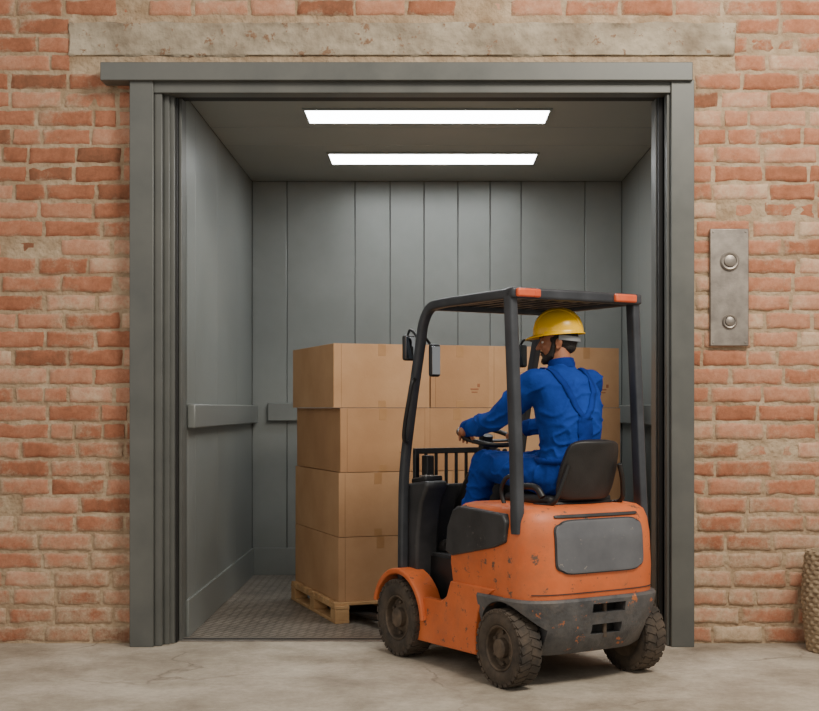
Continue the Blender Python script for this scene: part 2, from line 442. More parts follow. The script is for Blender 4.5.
ceil_strip(1, YF, 9.13); ceil_strip(2, 9.13, 9.75); ceil_strip(3, 9.75, YB)
cb('ceiling_backing', (XL-.1,YF,HC+.03), (XR+.1,YB+.05,HC+.08), m_black, 0)
for i,(y0,y1,x0,x1) in enumerate([(8.56,8.93,-.81,.80),(10.03,10.43,-.765,.84)]):
    cb('led_panel_%d'%(i+1), (x0,y0,HC-.014), (x1,y1,HC+.002), m_led, 0)
    for nme,lo,hi in (('a',(x0-.02,y0-.02),(x1+.02,y0)),('b',(x0-.02,y1),(x1+.02,y1+.02)),('c',(x0-.02,y0),(x0,y1)),('d',(x1,y0),(x1+.02,y1))):
        cb('led_trim_%d%s'%(i+1,nme), (lo[0],lo[1],HC-.014), (hi[0],hi[1],HC), m_ceil, .003)

# ------------------------------------------------------------------ call station
cs = empty('elevator_call_station', (1.848,7.995,2.19))
box('plate', (0,-.012,0), (.238,.03,.72), m_steel, cs, bevel=.006)
MY = Matrix.Rotation(R(90),4,'X')
for k,(z,r) in enumerate(((.16,.058),(-.21,.045))):
    bm = bmesh.new()
    T = Matrix.Translation((0,-.026,z)) @ MY
    add_lathe(bm, [(0,0),(r,0),(r,.012),(r*.86,.018),(r*.72,.016),(r*.70,.008),(r*.62,.008),(r*.6,.022),(r*.4,.026),(0,.027)], T, 36)
    from_bm('button_%d'%(k+1), bm, m_steel, cs)
bm = bmesh.new()
for sx in (-.1,.1):
    for sz in (-.34,.34): add_lathe(bm, [(0,0),(.008,0),(.006,.004),(0,.005)], Matrix.Translation((sx,-.026,sz)) @ MY, 12)
from_bm('screws', bm, m_steel, cs)

# woven basket
bk = bmesh.new()
H, rows = .60, 22
prof = []
for i in range(rows*4+1):
    t = i/(rows*4); z = t*H
    r = .165+.03*math.sin(t*math.pi*.9)+.006*abs(math.sin(t*rows*math.pi))
    prof.append((r,z))
prof += [(.15,H),(.15,.03),(0,.02)]
add_lathe(bk, [(0,0)]+prof, Matrix(), 96)
for v in bk.verts:
    a = math.atan2(v.co.y,v.co.x); rr = math.hypot(v.co.x,v.co.y)
    if rr>.155:
        row_i = int(v.co.z/H*rows)
        k = .006*math.sin(a*18+(row_i%2)*math.pi)
        v.co.x += k*math.cos(a); v.co.y += k*math.sin(a)
ob = from_bm('woven_basket', bk, m_wicker, angle=60); ob.location = (2.44,7.76,0)

# ------------------------------------------------------------------ load : boxes + pallets
TH = R(20)
A0 = V((-.605,8.76,0)); U = V((math.cos(TH),math.sin(TH),0)); W = V((-math.sin(TH),math.cos(TH),0))
PH = .14; DP = 1.18
def pallet(u0, wid, dep):
    bm = bmesh.new()
    nb = 9
    for i in range(nb):
        y = dep*(i+.5)/nb
        add_box(bm, (wid/2,y,PH-.011), (wid,dep/nb*.78,.022))
    for x in (.05,wid/2,wid-.05):
        add_box(bm, (x,dep/2,PH-.033), (.1,dep,.022))
        add_box(bm, (x,dep/2,.011), (.1,dep,.022))
        for y in (.06,dep/2,dep-.06): add_box(bm, (x,y,.058), (.098,.12,.072))
    o = from_bm('wooden_pallet', bm, m_wood, bevel=.003)
    o.location = A0+U*u0-W*.03; o.rotation_euler = (0,0,TH)
    return o
pallet(-.03,1.10,DP+.04); pallet(1.08,1.10,DP+.04)

def carton(u0,u1,v0,v1,z0,z1,mat,label):
    g = .002
    w, d, h = u1-u0-2*g, v1-v0-2*g, z1-z0-.002
    bm = bmesh.new()
    add_box(bm, (0,0,h/2), (w,d,h), mi=0)
    e = .0012
    add_box(bm, (0,0,h-.0002), (.055,d+2*e,2*e), mi=1)
    for s in (-1,1):
        add_box(bm, (0,s*d/2,h-.04), (.055,2*e,.08), mi=1)
        add_box(bm, (0,s*d/2,.025), (.055,2*e,.05), mi=1)
        add_box(bm, (s*w*.42,s*d/2,h/2), (.002,2*e,h*.99), mi=3)
    if label:
        add_box(bm, (w*.25,-d/2,h*.30), (.06,2*e,.010), mi=2)
        add_box(bm, (w*.25,-d/2,h*.25), (.045,2*e,.008), mi=2)
        add_box(bm, (w*.32,-d/2,h*.36), (.020,2*e,.024), mi=2)
    o = from_bm('cardboard_box', bm, [mat,m_tape,m_print,m_fold], bevel=.007, seg=3)
    o.location = A0+U*((u0+u1)/2)+W*((v0+v1)/2)+V((0,0,z0)); o.rotation_euler = (0,0,TH+random.uniform(-.006,.006))
hh = .437
cols = [[0,.60,1.12,1.62,2.14],[.0,.56,1.14,1.64,2.14],[.01,.62,1.10,1.64,2.14],[-.03,.66,1.10,1.6,2.13]]
for t in range(4):
    c = cols[t]
    for i in range(4):
        carton(c[i],c[i+1],.0,DP-.01*t,PH+.002+t*hh,PH+(t+1)*hh, random.choice([m_card,m_card,m_card2]), (i+t)%2==0)

# ------------------------------------------------------------------ forklift
FT = R(32)
fk = empty('forklift', (.791,6.96,0), FT)
BC, NN = .12, 4.2
def plan(w, rear, front, n=20):
    pts = [(-w,front)]
    for i in range(n+1):
        t = math.pi*i/n
        c, s = math.cos(math.pi-t), math.sin(t)
        a = w*math.copysign(abs(c)**(2/NN), c); b = BC-(BC-rear)*abs(s)**(2/NN)
        pts.append((a,b))
    pts.append((w,front))
    return pts
def loft(name, levels, mat):
    bm = bmesh.new(); rings = []
    for h,w,rear,front in levels:
        rings.append([bm.verts.new((p[0],p[1],h)) for p in plan(w,rear,front)])
    m = len(rings[0])
    for A,B in zip(rings,rings[1:]):
        for j in range(m): bm.faces.new((A[j],A[(j+1)%m],B[(j+1)%m],B[j]))
    bm.faces.new(rings[0][::-1]); bm.faces.new(rings[-1])
    return from_bm(name, bm, mat, fk, angle=40)
OL = [(.462,.452,-.205,.50),(.60,.458,-.205,.52),(.78,.453,-.195,.52),(.86,.445,-.18,.50),(.905,.43,-.16,.48),(.928,.40,-.13,.46),(.938,.35,-.08,.44)]
loft('counterweight_hood', OL, m_orange)
bump = loft('rear_bumper', [(.17,.36,-.13,.22),(.20,.40,-.165,.24),(.30,.44,-.21,.25),(.43,.47,-.235,.25),(.455,.474,-.235,.25),(.468,.467,-.225,.25)], m_bumper)
def cutter(loc, r, a0, a1):
    bm = bmesh.new()
    T = Matrix.Translation((a0,loc[0],loc[1])) @ Matrix.Rotation(R(90),4,'Y')
    add_lathe(bm, [(0,0),(r,0),(r,a1-a0),(0,a1-a0)], T, 48)
    return from_bm('cutter', bm, m_black, fk)
def cutbox(lo,hi):
    return box2('cutter', lo, hi, m_black, fk, 0)
def boolean(ob, cs_):
    for c in cs_:
        md = ob.modifiers.new('b','BOOLEAN'); md.operation='DIFFERENCE'; md.object = c; md.solver='EXACT'
    bake(ob)
    for c in cs_: bpy.data.objects.remove(c, do_unlink=True)
RW, FW = (.03,.205), (1.06,.225)
boolean(bump, [cutter(RW,.242,-.7,-.33), cutter(RW,.242,.33,.7), cutbox((-.07,-.4,.385),(.15,-.14,.435)), cutbox((-.06,-.4,.27),(.14,-.13,.325))])
bump.data.shade_smooth(); bump.data.set_sharp_from_angle(angle=R(35))
box2('tow_pocket', (-.08,-.145,.25),(.16,-.13,.44), m_black, fk, 0)
sweep('tow_pin', [(.04,-.19,.25),(.04,-.19,.44)], circ(.012,10), m_hub, fk)

def lev(h):
    for (h0,w0,r0,_),(h1,w1,r1,_) in zip(OL,OL[1:]):
        if h<=h1: t=(h-h0)/(h1-h0); return w0+(w1-w0)*t, r0+(r1-r0)*t
    return OL[-1][1],OL[-1][2]
def rear_patch(name, a0,a1,h0,h1,off,mat,q=.25, n=24):
    bm = bmesh.new(); g=[]
    for j in range(n+1):
        row=[]
        for i in range(n+1):
            u=-1+2*i/n; v=-1+2*j/n
            x=u*(1-q*(v**8)*abs(u)**3*.5); y=v*(1-q*(u**8)*abs(v)**3*.5)
            a=(a0+a1)/2+x*(a1-a0)/2; h=(h0+h1)/2+y*(h1-h0)/2
            w,r=lev(h); b=BC-(BC-r)*(1-min(.999,abs(a/w))**NN)**(1/NN)
            row.append(bm.verts.new((a,b-off,h)))
        g.append(row)
    for j in range(n):
        for i in range(n): bm.faces.new((g[j][i],g[j][i+1],g[j+1][i+1],g[j+1][i]))
    o=from_bm(name,bm,mat,fk,angle=60)
    s=o.modifiers.new('s','SOLIDIFY'); s.thickness=.012; s.offset = 0
    b=o.modifiers.new('bv','BEVEL'); b.width=.003; b.segments=2; b.limit_method='ANGLE'
    return o
rear_patch('rear_service_panel_gasket', -.285,.305,.592,.872,.001,m_char)
rear_patch('rear_service_panel', -.279,.299,.598,.866,.008,m_greyp)
rear_patch('rear_top_vent_strip', -.27,.285,.882,.897,.003,m_char,.1)
rear_patch('rear_seam_lower', -.40,.40,.492,.496,-.002,m_char,.0)

SKIRT = [(.27,.13),(.87,.12),(.85,.22),(.83,.33),(.80,.375),(.62,.375),(.56,.41),(.52,.50),(.10,.50),(.20,.44),(.255,.36),(.28,.25)]
for s,nm in ((-1,'left'),(1,'right')):
    prism('skirt_'+nm, SKIRT, s*.464, s*.41, m_orange, fk, .008)
    prism('side_cover_'+nm, [(.0,.755),(.10,.72),(.50,.64),(.565,.66),(.545,.80),(.49,.895),(.42,.915),(.02,.90),(-.01,.86)], s*.470, s*.30, m_char, fk, .010, 3)
    pts=[(s*.415, FW[0]+.272*math.cos(R(t)), FW[1]+.272*math.sin(R(t))) for t in [ 16+ 160*i/18 for i in range(19)]]
    sweep('front_fender_'+nm, pts, rrect(.15,.032,.01), m_orange, fk)
box2('chassis', (-.405,.20,.13),(.405,1.20,.33), m_blackp, fk, .01)
box2('chassis_rear', (-.32,-.05,.17),(.32,.45,.60), m_blackp, fk, .01)
box2('axle_front', (-.34,1.0,.16),(.34,1.12,.29), m_blackp, fk, .01)
box2('step_plate', (-.445,.56,.33),(-.28,.84,.352), m_char, fk, .004)
box2('floor_plate', (-.28,.50,.565),(.43,1.14,.60), m_char, fk, .004)
box2('floor_riser', (-.29,.50,.33),(-.27,1.1,.585), m_blackp, fk, .004)
prism('hood_front_cover', [(.44,.56),(.56,.58),(.54,.88),(.50,.91),(.42,.92)], -.44,.44, m_char, fk, .012)
prism('front_cowl', [(1.10,.33),(1.19,.33),(1.19,.80),(1.16,.98),(1.07,1.0),(1.10,.8)], -.36,.41, m_char, fk, .02,3)
prism('dash_console_left', [(1.00,.45),(1.16,.42),(1.16,.80),(1.14,1.0),(.90,1.03),(.88,1.0),(.95,.90),(.99,.70)], -.39,-.24, m_char, fk, .018,3)
prism('dash_console_right', [(.98,.40),(1.16,.36),(1.16,.80),(1.14,1.01),(.98,1.03),(.98,.62)], .30,.42, m_char, fk, .018,3)
box('instrument_panel', (-.315,1.0,1.03), (.12,.16,.03), m_blackp, fk, (R(-8),0,0), .008)
bm = bmesh.new()
for i in range(3):
    for j in range(2): add_box(bm, (-.35+.033*i,.96+.045*j,1.052), (.018,.024,.008), (R(-8),0,0))
from_bm('switches', bm, m_steel, fk, bevel=.002)
wc = V((-.03,.80,1.285)); wn = V((0,-.30,.954)).normalized()
ux = V((1,0,0)); uy = wn.cross(ux)
ring = [wc+ux*.165*math.cos(2*math.pi*i/48)+uy*.165*math.sin(2*math.pi*i/48) for i in range(48)]
sweep('steering_wheel', ring, circ(.0145,10), m_blackp, fk, closed=True, up=tuple(wn))
bm = bmesh.new()
for k in range(3):
    a = R(90+120*k); d = ux*math.cos(a)+uy*math.sin(a)
    add_sweep(bm, [wc-wn*.03,wc-wn*.015+d*.08,wc+d*.16], rrect(.03,.012,.004), up=tuple(wn.cross(d)))
from_bm('steering_spokes', bm, m_blackp, fk)
sweep('steering_column', [wc-wn*.02, wc-wn*.12, V((-.03,1.0,.98)), V((-.03,1.12,.80))], circ(.035,14), m_blackp, fk)
sweep('steering_hub', [wc-wn*.04, wc+wn*.008], circ(.04,18), m_blackp, fk)
for i in range(3):
    bm = bmesh.new(); x=.17+.05*i
    add_sweep(bm, [(x,1.06,.98),(x,1.0,1.12),(x,.97,1.18)], circ(.006,8))
    bmesh.ops.create_uvsphere(bm,u_segments=12,v_segments=8,radius=.016,matrix=Matrix.Translation((x,.965,1.19)))
    from_bm('hydraulic_lever_%d'%(i+1), bm, m_blackp, fk)
box('seat_pan', (.03,.19,.935), (.40,.44,.04), m_blackp, fk, bevel=.012)
box('seat_cushion', (.03,.20,.958), (.43,.42,.05), m_seat, fk, bevel=.022, seg=4)
bm = bmesh.new(); g=[]; n=14
for j in range(n+1):
    row=[]
    for i in range(n+1):
        u=-1+2*i/n; v=-1+2*j/n
        x=u*(1-.10*v**6)*.180*(1-.10*max(0,v)); z=v*.155*(1-.12*u**6)
        y=.05*(u*u)
        row.append(bm.verts.new((.03+x,-.105+y-.05*(v),1.125+z)))
    g.append(row)
for j in range(n):
    for i in range(n): bm.faces.new((g[j][i],g[j][i+1],g[j+1][i+1],g[j+1][i]))
sb = from_bm('seat_backrest', bm, m_seat, fk, angle=60)
s=sb.modifiers.new('s','SOLIDIFY'); s.thickness=.05; s.offset=0
b=sb.modifiers.new('b','BEVEL'); b.width=.02; b.segments=4; b.limit_method='ANGLE'; b.angle_limit=R(50)
sweep('seat_bracket', catmull([(-.20,.10,.93),(-.20,-.06,.95),(-.17,-.10,1.05),(-.14,-.12,1.15)],5), circ(.013,8), m_blackp, fk)
sweep('seat_bracket_right', catmull([(.26,.10,.93),(.26,-.06,.95),(.24,-.10,1.05),(.20,-.12,1.15)],5), circ(.013,8), m_blackp, fk)
sweep('parking_brake_lever', catmull([(-.30,.22,.90),(-.31,.25,1.0),(-.31,.21,1.07),(-.30,.16,1.09)],5), circ(.012,8), m_blackp, fk)
sweep('seat_armrest', catmull([(-.22,.0,.98),(-.23,.05,1.03),(-.23,.18,1.03)],5), circ(.018,8), m_blackp, fk)

for s,nm in ((-1,'left'),(1,'right')):
    path = catmull([(s*.415,1.11,.42),(s*.415,1.105,.75),(s*.415,1.09,1.08),(s*.415,1.01,1.45),(s*.415,.915,1.80),(s*.415,.875,1.94),(s*.415,.80,2.02),(s*.415,.68,2.038),(s*.415,.40,2.042),(s*.415,.0,2.045)],5)
    sweep('guard_rail_'+nm, path, rrect(.05,.052,.012), m_guard, fk)
    sweep('guard_rear_post_'+nm, catmull([(s*.420,-.05,.80),(s*.415,-.03,1.2),(s*.415,.0,1.7),(s*.415,.02,2.03)],4), rrect(.05,.07,.012), m_guard, fk)
box('guard_rear_beam', (0,.0,2.048), (.88,.07,.058), m_guard, fk, bevel=.014, seg=3)
box('guard_front_beam', (0,.80,2.03), (.82,.05,.045), m_guard, fk, bevel=.01)
bm = bmesh.new()
for i in range(8): add_box(bm, (-.33+.66*i/7,.40,2.045), (.028,.80,.022))
add_box(bm, (0,.28,2.05),(.80,.03,.022)); add_box(bm, (0,.55,2.05),(.80,.03,.022))
from_bm('guard_roof_bars', bm, m_guard, fk, bevel=.004)
box('guard_roof_sheet', (0,.40,2.064), (.80,.80,.006), m_guard, fk, bevel=.002)
for i,a in enumerate((-.345,.31)):
    box('rear_lamp_%d'%(i+1), (a,-.042,2.048), (.15,.03,.044), m_amber, fk, bevel=.01, seg=3)
def mirror(nm, a,b,h, root, w=.10, t=.16):
    sweep(nm+'_arm', catmull([root,((root[0]+a)/2,(root[1]+b)/2+.03,h+t*.5+.03),(a,b+.02,h+t*.35),(a,b+.02,h)],5), circ(.008,8), m_blackp, fk)
    box(nm+'_housing', (a,b,h),(w,.035,t), m_blackp, fk, (0,0,R(8)), .016, 4)
    box(nm+'_glass', (a,b-.018,h),(w*.8,.004,t*.86), m_mirror, fk, (0,0,R(8)), .001)
mirror('mirror_a', -.44,1.0,1.80, (-.43,.92,1.86), .085,.15)
mirror('mirror_b', -.345,.87,1.725, (-.40,.90,1.86), .075,.19)
mirror('mirror_c', .385,1.02,1.77, (.40,.92,1.86), .08,.14)
sweep('grab_handle', catmull([(-.42,.955,1.62),(-.46,.93,1.60),(-.475,.94,1.50),(-.475,.985,1.36),(-.46,1.02,1.27),(-.43,1.03,1.25)],5), circ(.012,10), m_blackp, fk)

def wheel(nm, a, b, r, w, out):
    bm = bmesh.new()
    T = Matrix.Translation((a,b,r)) @ Matrix.Rotation(R(90)*out,4,'Y')
    hw = w/2
    ty = [(r*.60,-hw*.9),(r*.66,-hw),(r*.86,-hw),(r*.95,-hw*.86),(r*.975,-hw*.6),(r*.975,hw*.6),(r*.95,hw*.86),(r*.86,hw),(r*.70,hw*1.0),(r*.62,hw*.93),(r*.58,hw*.8)]
    add_lathe(bm, ty, T, 56, 0)
    add_lathe(bm, [(r*.585,hw*.86),(r*.56,hw*.9),(r*.53,hw*.82),(r*.50,hw*.35),(r*.44,hw*.30),(r*.36,hw*.42),(r*.26,hw*.46),(r*.25,hw*.86),(r*.21,hw*.95),(0,hw*.96)], T, 40, 1)
    add_lathe(bm, [(r*.6,-hw*.9),(0,-hw*.85)], T, 40, 1)
    for k in range(6):
        an = 2*math.pi*k/6
        add_lathe(bm, [(0,0),(.012,0),(.012,.012),(.008,.016),(0,.016)], T @ Matrix.Translation((r*.40*math.cos(an), r*.40*math.sin(an), hw*.38)), 6, 1)
    nl = 28
    for k in range(nl):
        for sd in (-1,1):
            an = 2*math.pi*(k+(.5 if sd>0 else 0))/nl
            Mx = T @ Matrix.Rotation(an,4,'Z') @ Matrix.Translation((r*.976,0,sd*hw*.46)) @ Matrix.Rotation(sd*R(20),4,'X') @ Matrix.Diagonal((r*.035,r*.165,hw*.90,1))
            bmesh.ops.create_cube(bm, size=1, matrix=Mx)
            Mx = T @ Matrix.Rotation(an,4,'Z') @ Matrix.Translation((r*.93,0,sd*hw*.95)) @ Matrix.Diagonal((r*.08,r*.15,hw*.10,1))
            bmesh.ops.create_cube(bm, size=1, matrix=Mx)
    from_bm(nm, bm, [m_tyre,m_hub], fk, angle=35)
wheel('wheel_rear_left', -.42, RW[0], RW[1], .14, -1)
wheel('wheel_rear_right', .42, RW[0], RW[1], .14, 1)
wheel('wheel_front_left', -.425, FW[0], FW[1], .14, -1)
wheel('wheel_front_right', .425, FW[0], FW[1], .14, 1)

for s in (-.19,.19):
    box('mast_rail_%s'%('left' if s<0 else 'right'), (s+.05,1.27,.62),(.05,.07,1.08), m_blackp, fk, bevel=.006)
bm = bmesh.new()
x0,x1,yb = -.20,.42,1.335
add_box(bm, ((x0+x1)/2,yb,1.185),(x1-x0,.03,.035)); add_box(bm, ((x0+x1)/2,yb,.55),(x1-x0,.04,.07)); add_box(bm, ((x0+x1)/2,yb,.20),(x1-x0,.04,.07))
for i in range(9): add_box(bm, (x0+.012+(x1-x0-.024)*i/8,yb,.86),(.016,.02,.64))
for x in (x0+.015,x1-.015): add_box(bm,(x,yb,.68),(.03,.035,1.02))
from_bm('load_backrest', bm, m_blackp, fk, bevel=.004)
for s,nm in ((-.06,'left'),(.34,'right')):
    prism('fork_'+nm, [(1.355,.62),(1.395,.62),(1.40,.085),(2.40,.062),(2.40,.05),(1.355,.04)], s-.05,s+.05, m_blackp, fk, .006)

# ------------------------------------------------------------------ operator
op = empty('forklift_operator', (.791,6.96,0), FT)
def sph(bm, c, r, mat4=None):
    if not isinstance(r,(tuple,list)): r=(r,r,r)
    Mx = (mat4 or Matrix()) @ Matrix.Translation(V(c)) @ Matrix.Diagonal((r[0],r[1],r[2],1))
    bmesh.ops.create_icosphere(bm, subdivisions=3, radius=1, matrix=Mx)
def cap(bm, p, q, r1, r2, mat4=None):
    p=V(p); q=V(q)
    if mat4: p=mat4@p; q=mat4@q
    sph(bm,p,r1); sph(bm,q,r2)
    d=q-p
    if d.length<1e-5: return
    rot=d.to_track_quat('Z','Y').to_matrix().to_4x4()
    bmesh.ops.create_cone(bm, cap_ends=True, segments=24, radius1=r1, radius2=r2, depth=d.length, matrix=Matrix.Translation((p+q)/2)@rot)
def chain(bm, pts, rad, mat4=None):
    for i in range(len(pts)-1): cap(bm, pts[i], pts[i+1], rad[i], rad[i+1], mat4)
def organic(name, bm, mat, vox, smooth=6, disp=0, dsize=.1, parent=op, wr=None):
    ob = from_bm(name, bm, mat, parent, smooth=True, angle=180)
    rm = ob.modifiers.new('r','REMESH'); rm.mode='VOXEL'; rm.voxel_size=vox; rm.use_smooth_shade=True
    if smooth:
        sm = ob.modifiers.new('s','SMOOTH'); sm.iterations=smooth; sm.factor=.5
    if disp:
        tx = bpy.data.textures.new(name+'_folds','CLOUDS'); tx.noise_scale=dsize; tx.noise_depth=1
        dm = ob.modifiers.new('d','DISPLACE'); dm.texture=tx; dm.strength=disp; dm.mid_level=.5; dm.texture_coords='LOCAL'
    bake(ob)
    if wr:
        me = ob.data; me.update()
        nr = [v.normal.copy() for v in me.vertices]
        for v,nn in zip(me.vertices,nr): v.co += nn*wr(v.co)
        me.update()
    ob.data.shade_smooth()
    return ob

SL,SR = (-.158,.150,1.585),(.218,.150,1.585)
EL,ER = (-.25,.41,1.375),(.295,.40,1.375)
WL,WR = V((-.238,.675,1.335)),V((.188,.675,1.335))
bm = bmesh.new()
secs = [(.10,.97,.14,.11),(.10,1.0,.18,.135),(.10,1.06,.190,.145),(.095,1.16,.176,.134),(.09,1.25,.174,.13),(.09,1.34,.186,.135),(.10,1.44,.198,.137),(.12,1.53,.200,.127),(.135,1.59,.185,.105),(.145,1.635,.13,.085),(.155,1.67,.075,.070),(.165,1.695,.064,.064)]
rings=[]; n=28
for b_,h_,w_,d_ in secs:
    ring_=[]
    for i in range(n):
        t=2*math.pi*i/n; c,s=math.cos(t),math.sin(t)
        x=w_*math.copysign(abs(c)**.8,c); y=d_*math.copysign(abs(s)**.85,s)
        if y<0 and 1.3<h_<1.6: y += .012*math.exp(-(x/.03)**2) - .008*math.exp(-((abs(x)-.09)/.045)**2)
        ring_.append(bm.verts.new((.03+x,b_+y,h_)))
    rings.append(ring_)
for A,B in zip(rings,rings[1:]):
    for j in range(n): bm.faces.new((A[j],A[(j+1)%n],B[(j+1)%n],B[j]))
bm.faces.new(rings[0][::-1]); bm.faces.new(rings[-1])
for S,E,Wr in ((SL,EL,WL),(SR,ER,WR)):
    mid=(V(S)*.5+V(E)*.5); chain(bm,[S,mid,E],[.080,.074,.060])
    m2=V(E)*.6+V(Wr)*.4; chain(bm,[E,m2,Wr],[.061,.058,.043])
    cap(bm, V(S)*.6+V((.03,.14,1.55))*.4, S, .088,.080)
for H_,K,An in (((-.065,.14,1.075),(-.13,.665,1.125),(-.165,.83,.735)),((.125,.14,1.075),(.17,.645,1.125),(.18,.83,.735))):
    mid=V(H_)*.5+V(K)*.5+V((0,0,.004)); chain(bm,[H_,mid,K],[.108,.100,.078])
    calf=V(K)*.62+V(An)*.38+V((0,-.02,0)); chain(bm,[K,calf,An],[.078,.074,.064])
def folds(co):
    q = noise.noise_vector(co*4)*.05
    p = V((co.x*5+q.x*30+co.z*4, co.y*7+q.y*30, co.z*15+q.z*30-co.x*6))
    f = 1-abs(noise.noise(p))*2.2
    amp = .011
    for P in (EL,ER,(-.13,.665,1.125),(.17,.645,1.125),(.03,.0,1.16)):
        amp += .008*math.exp(-((co-V(P)).length/.12)**2)
    return amp*(max(0,f)**3-.25)
body = organic('coverall_body', bm, m_blue, .0075, 4, .012, .12, wr=folds)
sm_ = body.modifiers.new('s','SMOOTH'); sm_.iterations=1; sm_.factor=.5
bake(body); body.data.shade_smooth()
bv = BVHTree.FromPolygons([v.co.copy() for v in body.data.vertices], [tuple(p.vertices) for p in body.data.polygons])
def ribbon(name, pts, width, mat, off=.004, k=10, closed=False, th=.006):
    P = catmull(pts,k,closed); bm=bmesh.new(); rr=[]
    n=len(P)
    for i in range(n):
        t=(P[(i+1)%n]-P[i-1]) if closed else (P[min(i+1,n-1)]-P[max(i-1,0)])
        t.normalize()
        loc,nor,_,_=bv.find_nearest(P[i]); side=t.cross(nor).normalized()
        row=[]
        for s in (-.5,0,.5):
            q=loc+side*width*s
            l2,n2,_,_=bv.find_nearest(q); row.append(bm.verts.new(l2+nor*off))
        rr.append(row)
    for i in range(n if closed else n-1):
        A=rr[i];B=rr[(i+1)%n]
        for j in range(2): bm.faces.new((A[j],A[j+1],B[j+1],B[j]))
    o=from_bm(name,bm,mat,op,angle=70)
    s=o.modifiers.new('s','SOLIDIFY'); s.thickness=th; s.offset=0
    sm=o.modifiers.new('sm','SMOOTH'); sm.iterations=3
    return o
ribbon('suspender_left', [(-.08,.27,1.42),(-.09,.24,1.55),(-.085,.14,1.70),(-.07,.02,1.59),(-.03,-.04,1.48),(.03,-.05,1.38)], .045, m_blue2, .006)
ribbon('suspender_right', [(.14,.27,1.42),(.15,.24,1.55),(.145,.14,1.70),(.13,.02,1.59),(.09,-.04,1.48),(.03,-.05,1.38)], .045, m_blue2, .006)
ribbon('back_yoke', [(.03,-.05,1.41),(.03,-.05,1.33),(.03,-.05,1.22),(.03,-.06,1.14)], .12, m_blue2, .004)
wz=[]
for i in range(14):
    t=2*math.pi*i/14; wz.append((.03+.18*math.cos(t),.09+.14*math.sin(t),1.165))
ribbon('waist_band', wz, .045, m_blue2, closed=True, k=4)
def ringat(name,c,ax,r1,r2,wd,mat,n=28,th=.012):
    bm=bmesh.new(); q=V(ax).to_track_quat('Z','Y').to_matrix().to_4x4()
    T=Matrix.Translation(V(c))@q
    add_lathe(bm,[(r1,-wd/2),(r1+th,-wd/2),(r1+th*1.3,0),(r2+th,wd/2),(r2,wd/2),(r1,0),(r1,-wd/2)],T,n)
    return from_bm(name,bm,mat,op,angle=60)
ringat('collar',(.03,.162,1.685),(0,.22,1),.060,.058,.055,m_blue2)
for nm,E,Wr in (('left',EL,WL),('right',ER,WR)):
    ringat('cuff_'+nm, Wr, (Wr-V(E)), .034,.036,.045,m_blue2)
HM = Matrix.Translation((.03,.195,1.812)) @ Matrix.Rotation(R(46),4,'Z') @ Matrix.Rotation(R(-4),4,'X')
bm=bmesh.new()
cap(bm,(.03,.158,1.62),(.03,.178,1.77),.056,.054)
sph(bm,(0,-.012,.035),(.075,.096,.088),HM)
sph(bm,(0,.028,-.02),(.062,.066,.085),HM)
sph(bm,(0,.040,-.078),(.045,.045,.032),HM)
for s in (-1,1):
    sph(bm,(s*.034,.062,-.022),(.024,.022,.022),HM)
    cap(bm,(s*.048,.010,-.07),(s*.022,.066,-.088),.018,.018,HM)
    sph(bm,(s*.028,.080,.022),(.024,.012,.010),HM)
    sph(bm,(s*.012,.099,-.030),(.009,.010,.008),HM)
chain(bm,[(0,.088,.014),(0,.103,-.010),(0,.113,-.027)],[.009,.010,.012],HM)
sph(bm,(0,.090,-.058),(.022,.010,.006),HM); sph(bm,(0,.088,-.068),(.019,.010,.006),HM)
organic('head', bm, m_skin, .004, 3)
bm=bmesh.new()
for s in (-1,1):
    sph(bm,(s*.077,-.012,-.012),(.009,.019,.030),HM); sph(bm,(s*.083,-.020,-.004),(.006,.014,.022),HM); sph(bm,(s*.080,-.004,-.034),(.007,.009,.010),HM)
organic('ears', bm, m_skin, .004, 2)
bm=bmesh.new()
for s in (-1,1):
    chain(bm,[(s*.069,.012,.015),(s*.064,.020,-.03),(s*.052,.034,-.072),(s*.026,.068,-.094),(0,.078,-.098)],[.009,.014,.020,.022,.022],HM)
    cap(bm,(s*.004,.098,-.047),(s*.026,.086,-.058),.006,.006,HM)
    cap(bm,(s*.026,.086,-.058),(s*.028,.078,-.080),.007,.012,HM)
organic('beard', bm, m_hair, .004, 2, .004,.02)
bm=bmesh.new(); sph(bm,(0,-.022,.020),(.0795,.093,.085),HM)
sph(bm,(0,-.055,-.030),(.056,.044,.040),HM)
organic('hair', bm, m_hair, .005, 2, .004,.02)
for s in (-1,1):
    bm=bmesh.new(); sph(bm,(s*.029,.0765,.004),(.0125,.0125,.0085),HM); from_bm('eye_%s'%('l' if s<0 else 'r'),bm,m_eye,op,angle=180)
    bm=bmesh.new(); sph(bm,(s*.0295,.0862,.004),(.006,.0045,.006),HM); from_bm('iris_%s'%('l' if s<0 else 'r'),bm,m_iris,op,angle=180)
    bm=bmesh.new(); chain(bm,[(s*.012,.096,.027),(s*.030,.093,.031),(s*.046,.080,.026)],[.004,.0045,.003],HM); from_bm('eyebrow_%s'%('l' if s<0 else 'r'),bm,m_hair,op,angle=180)
bm=bmesh.new(); sph(bm,(0,.096,-.063),(.018,.006,.005),HM); from_bm('mouth',bm,m_lip,op,angle=180)
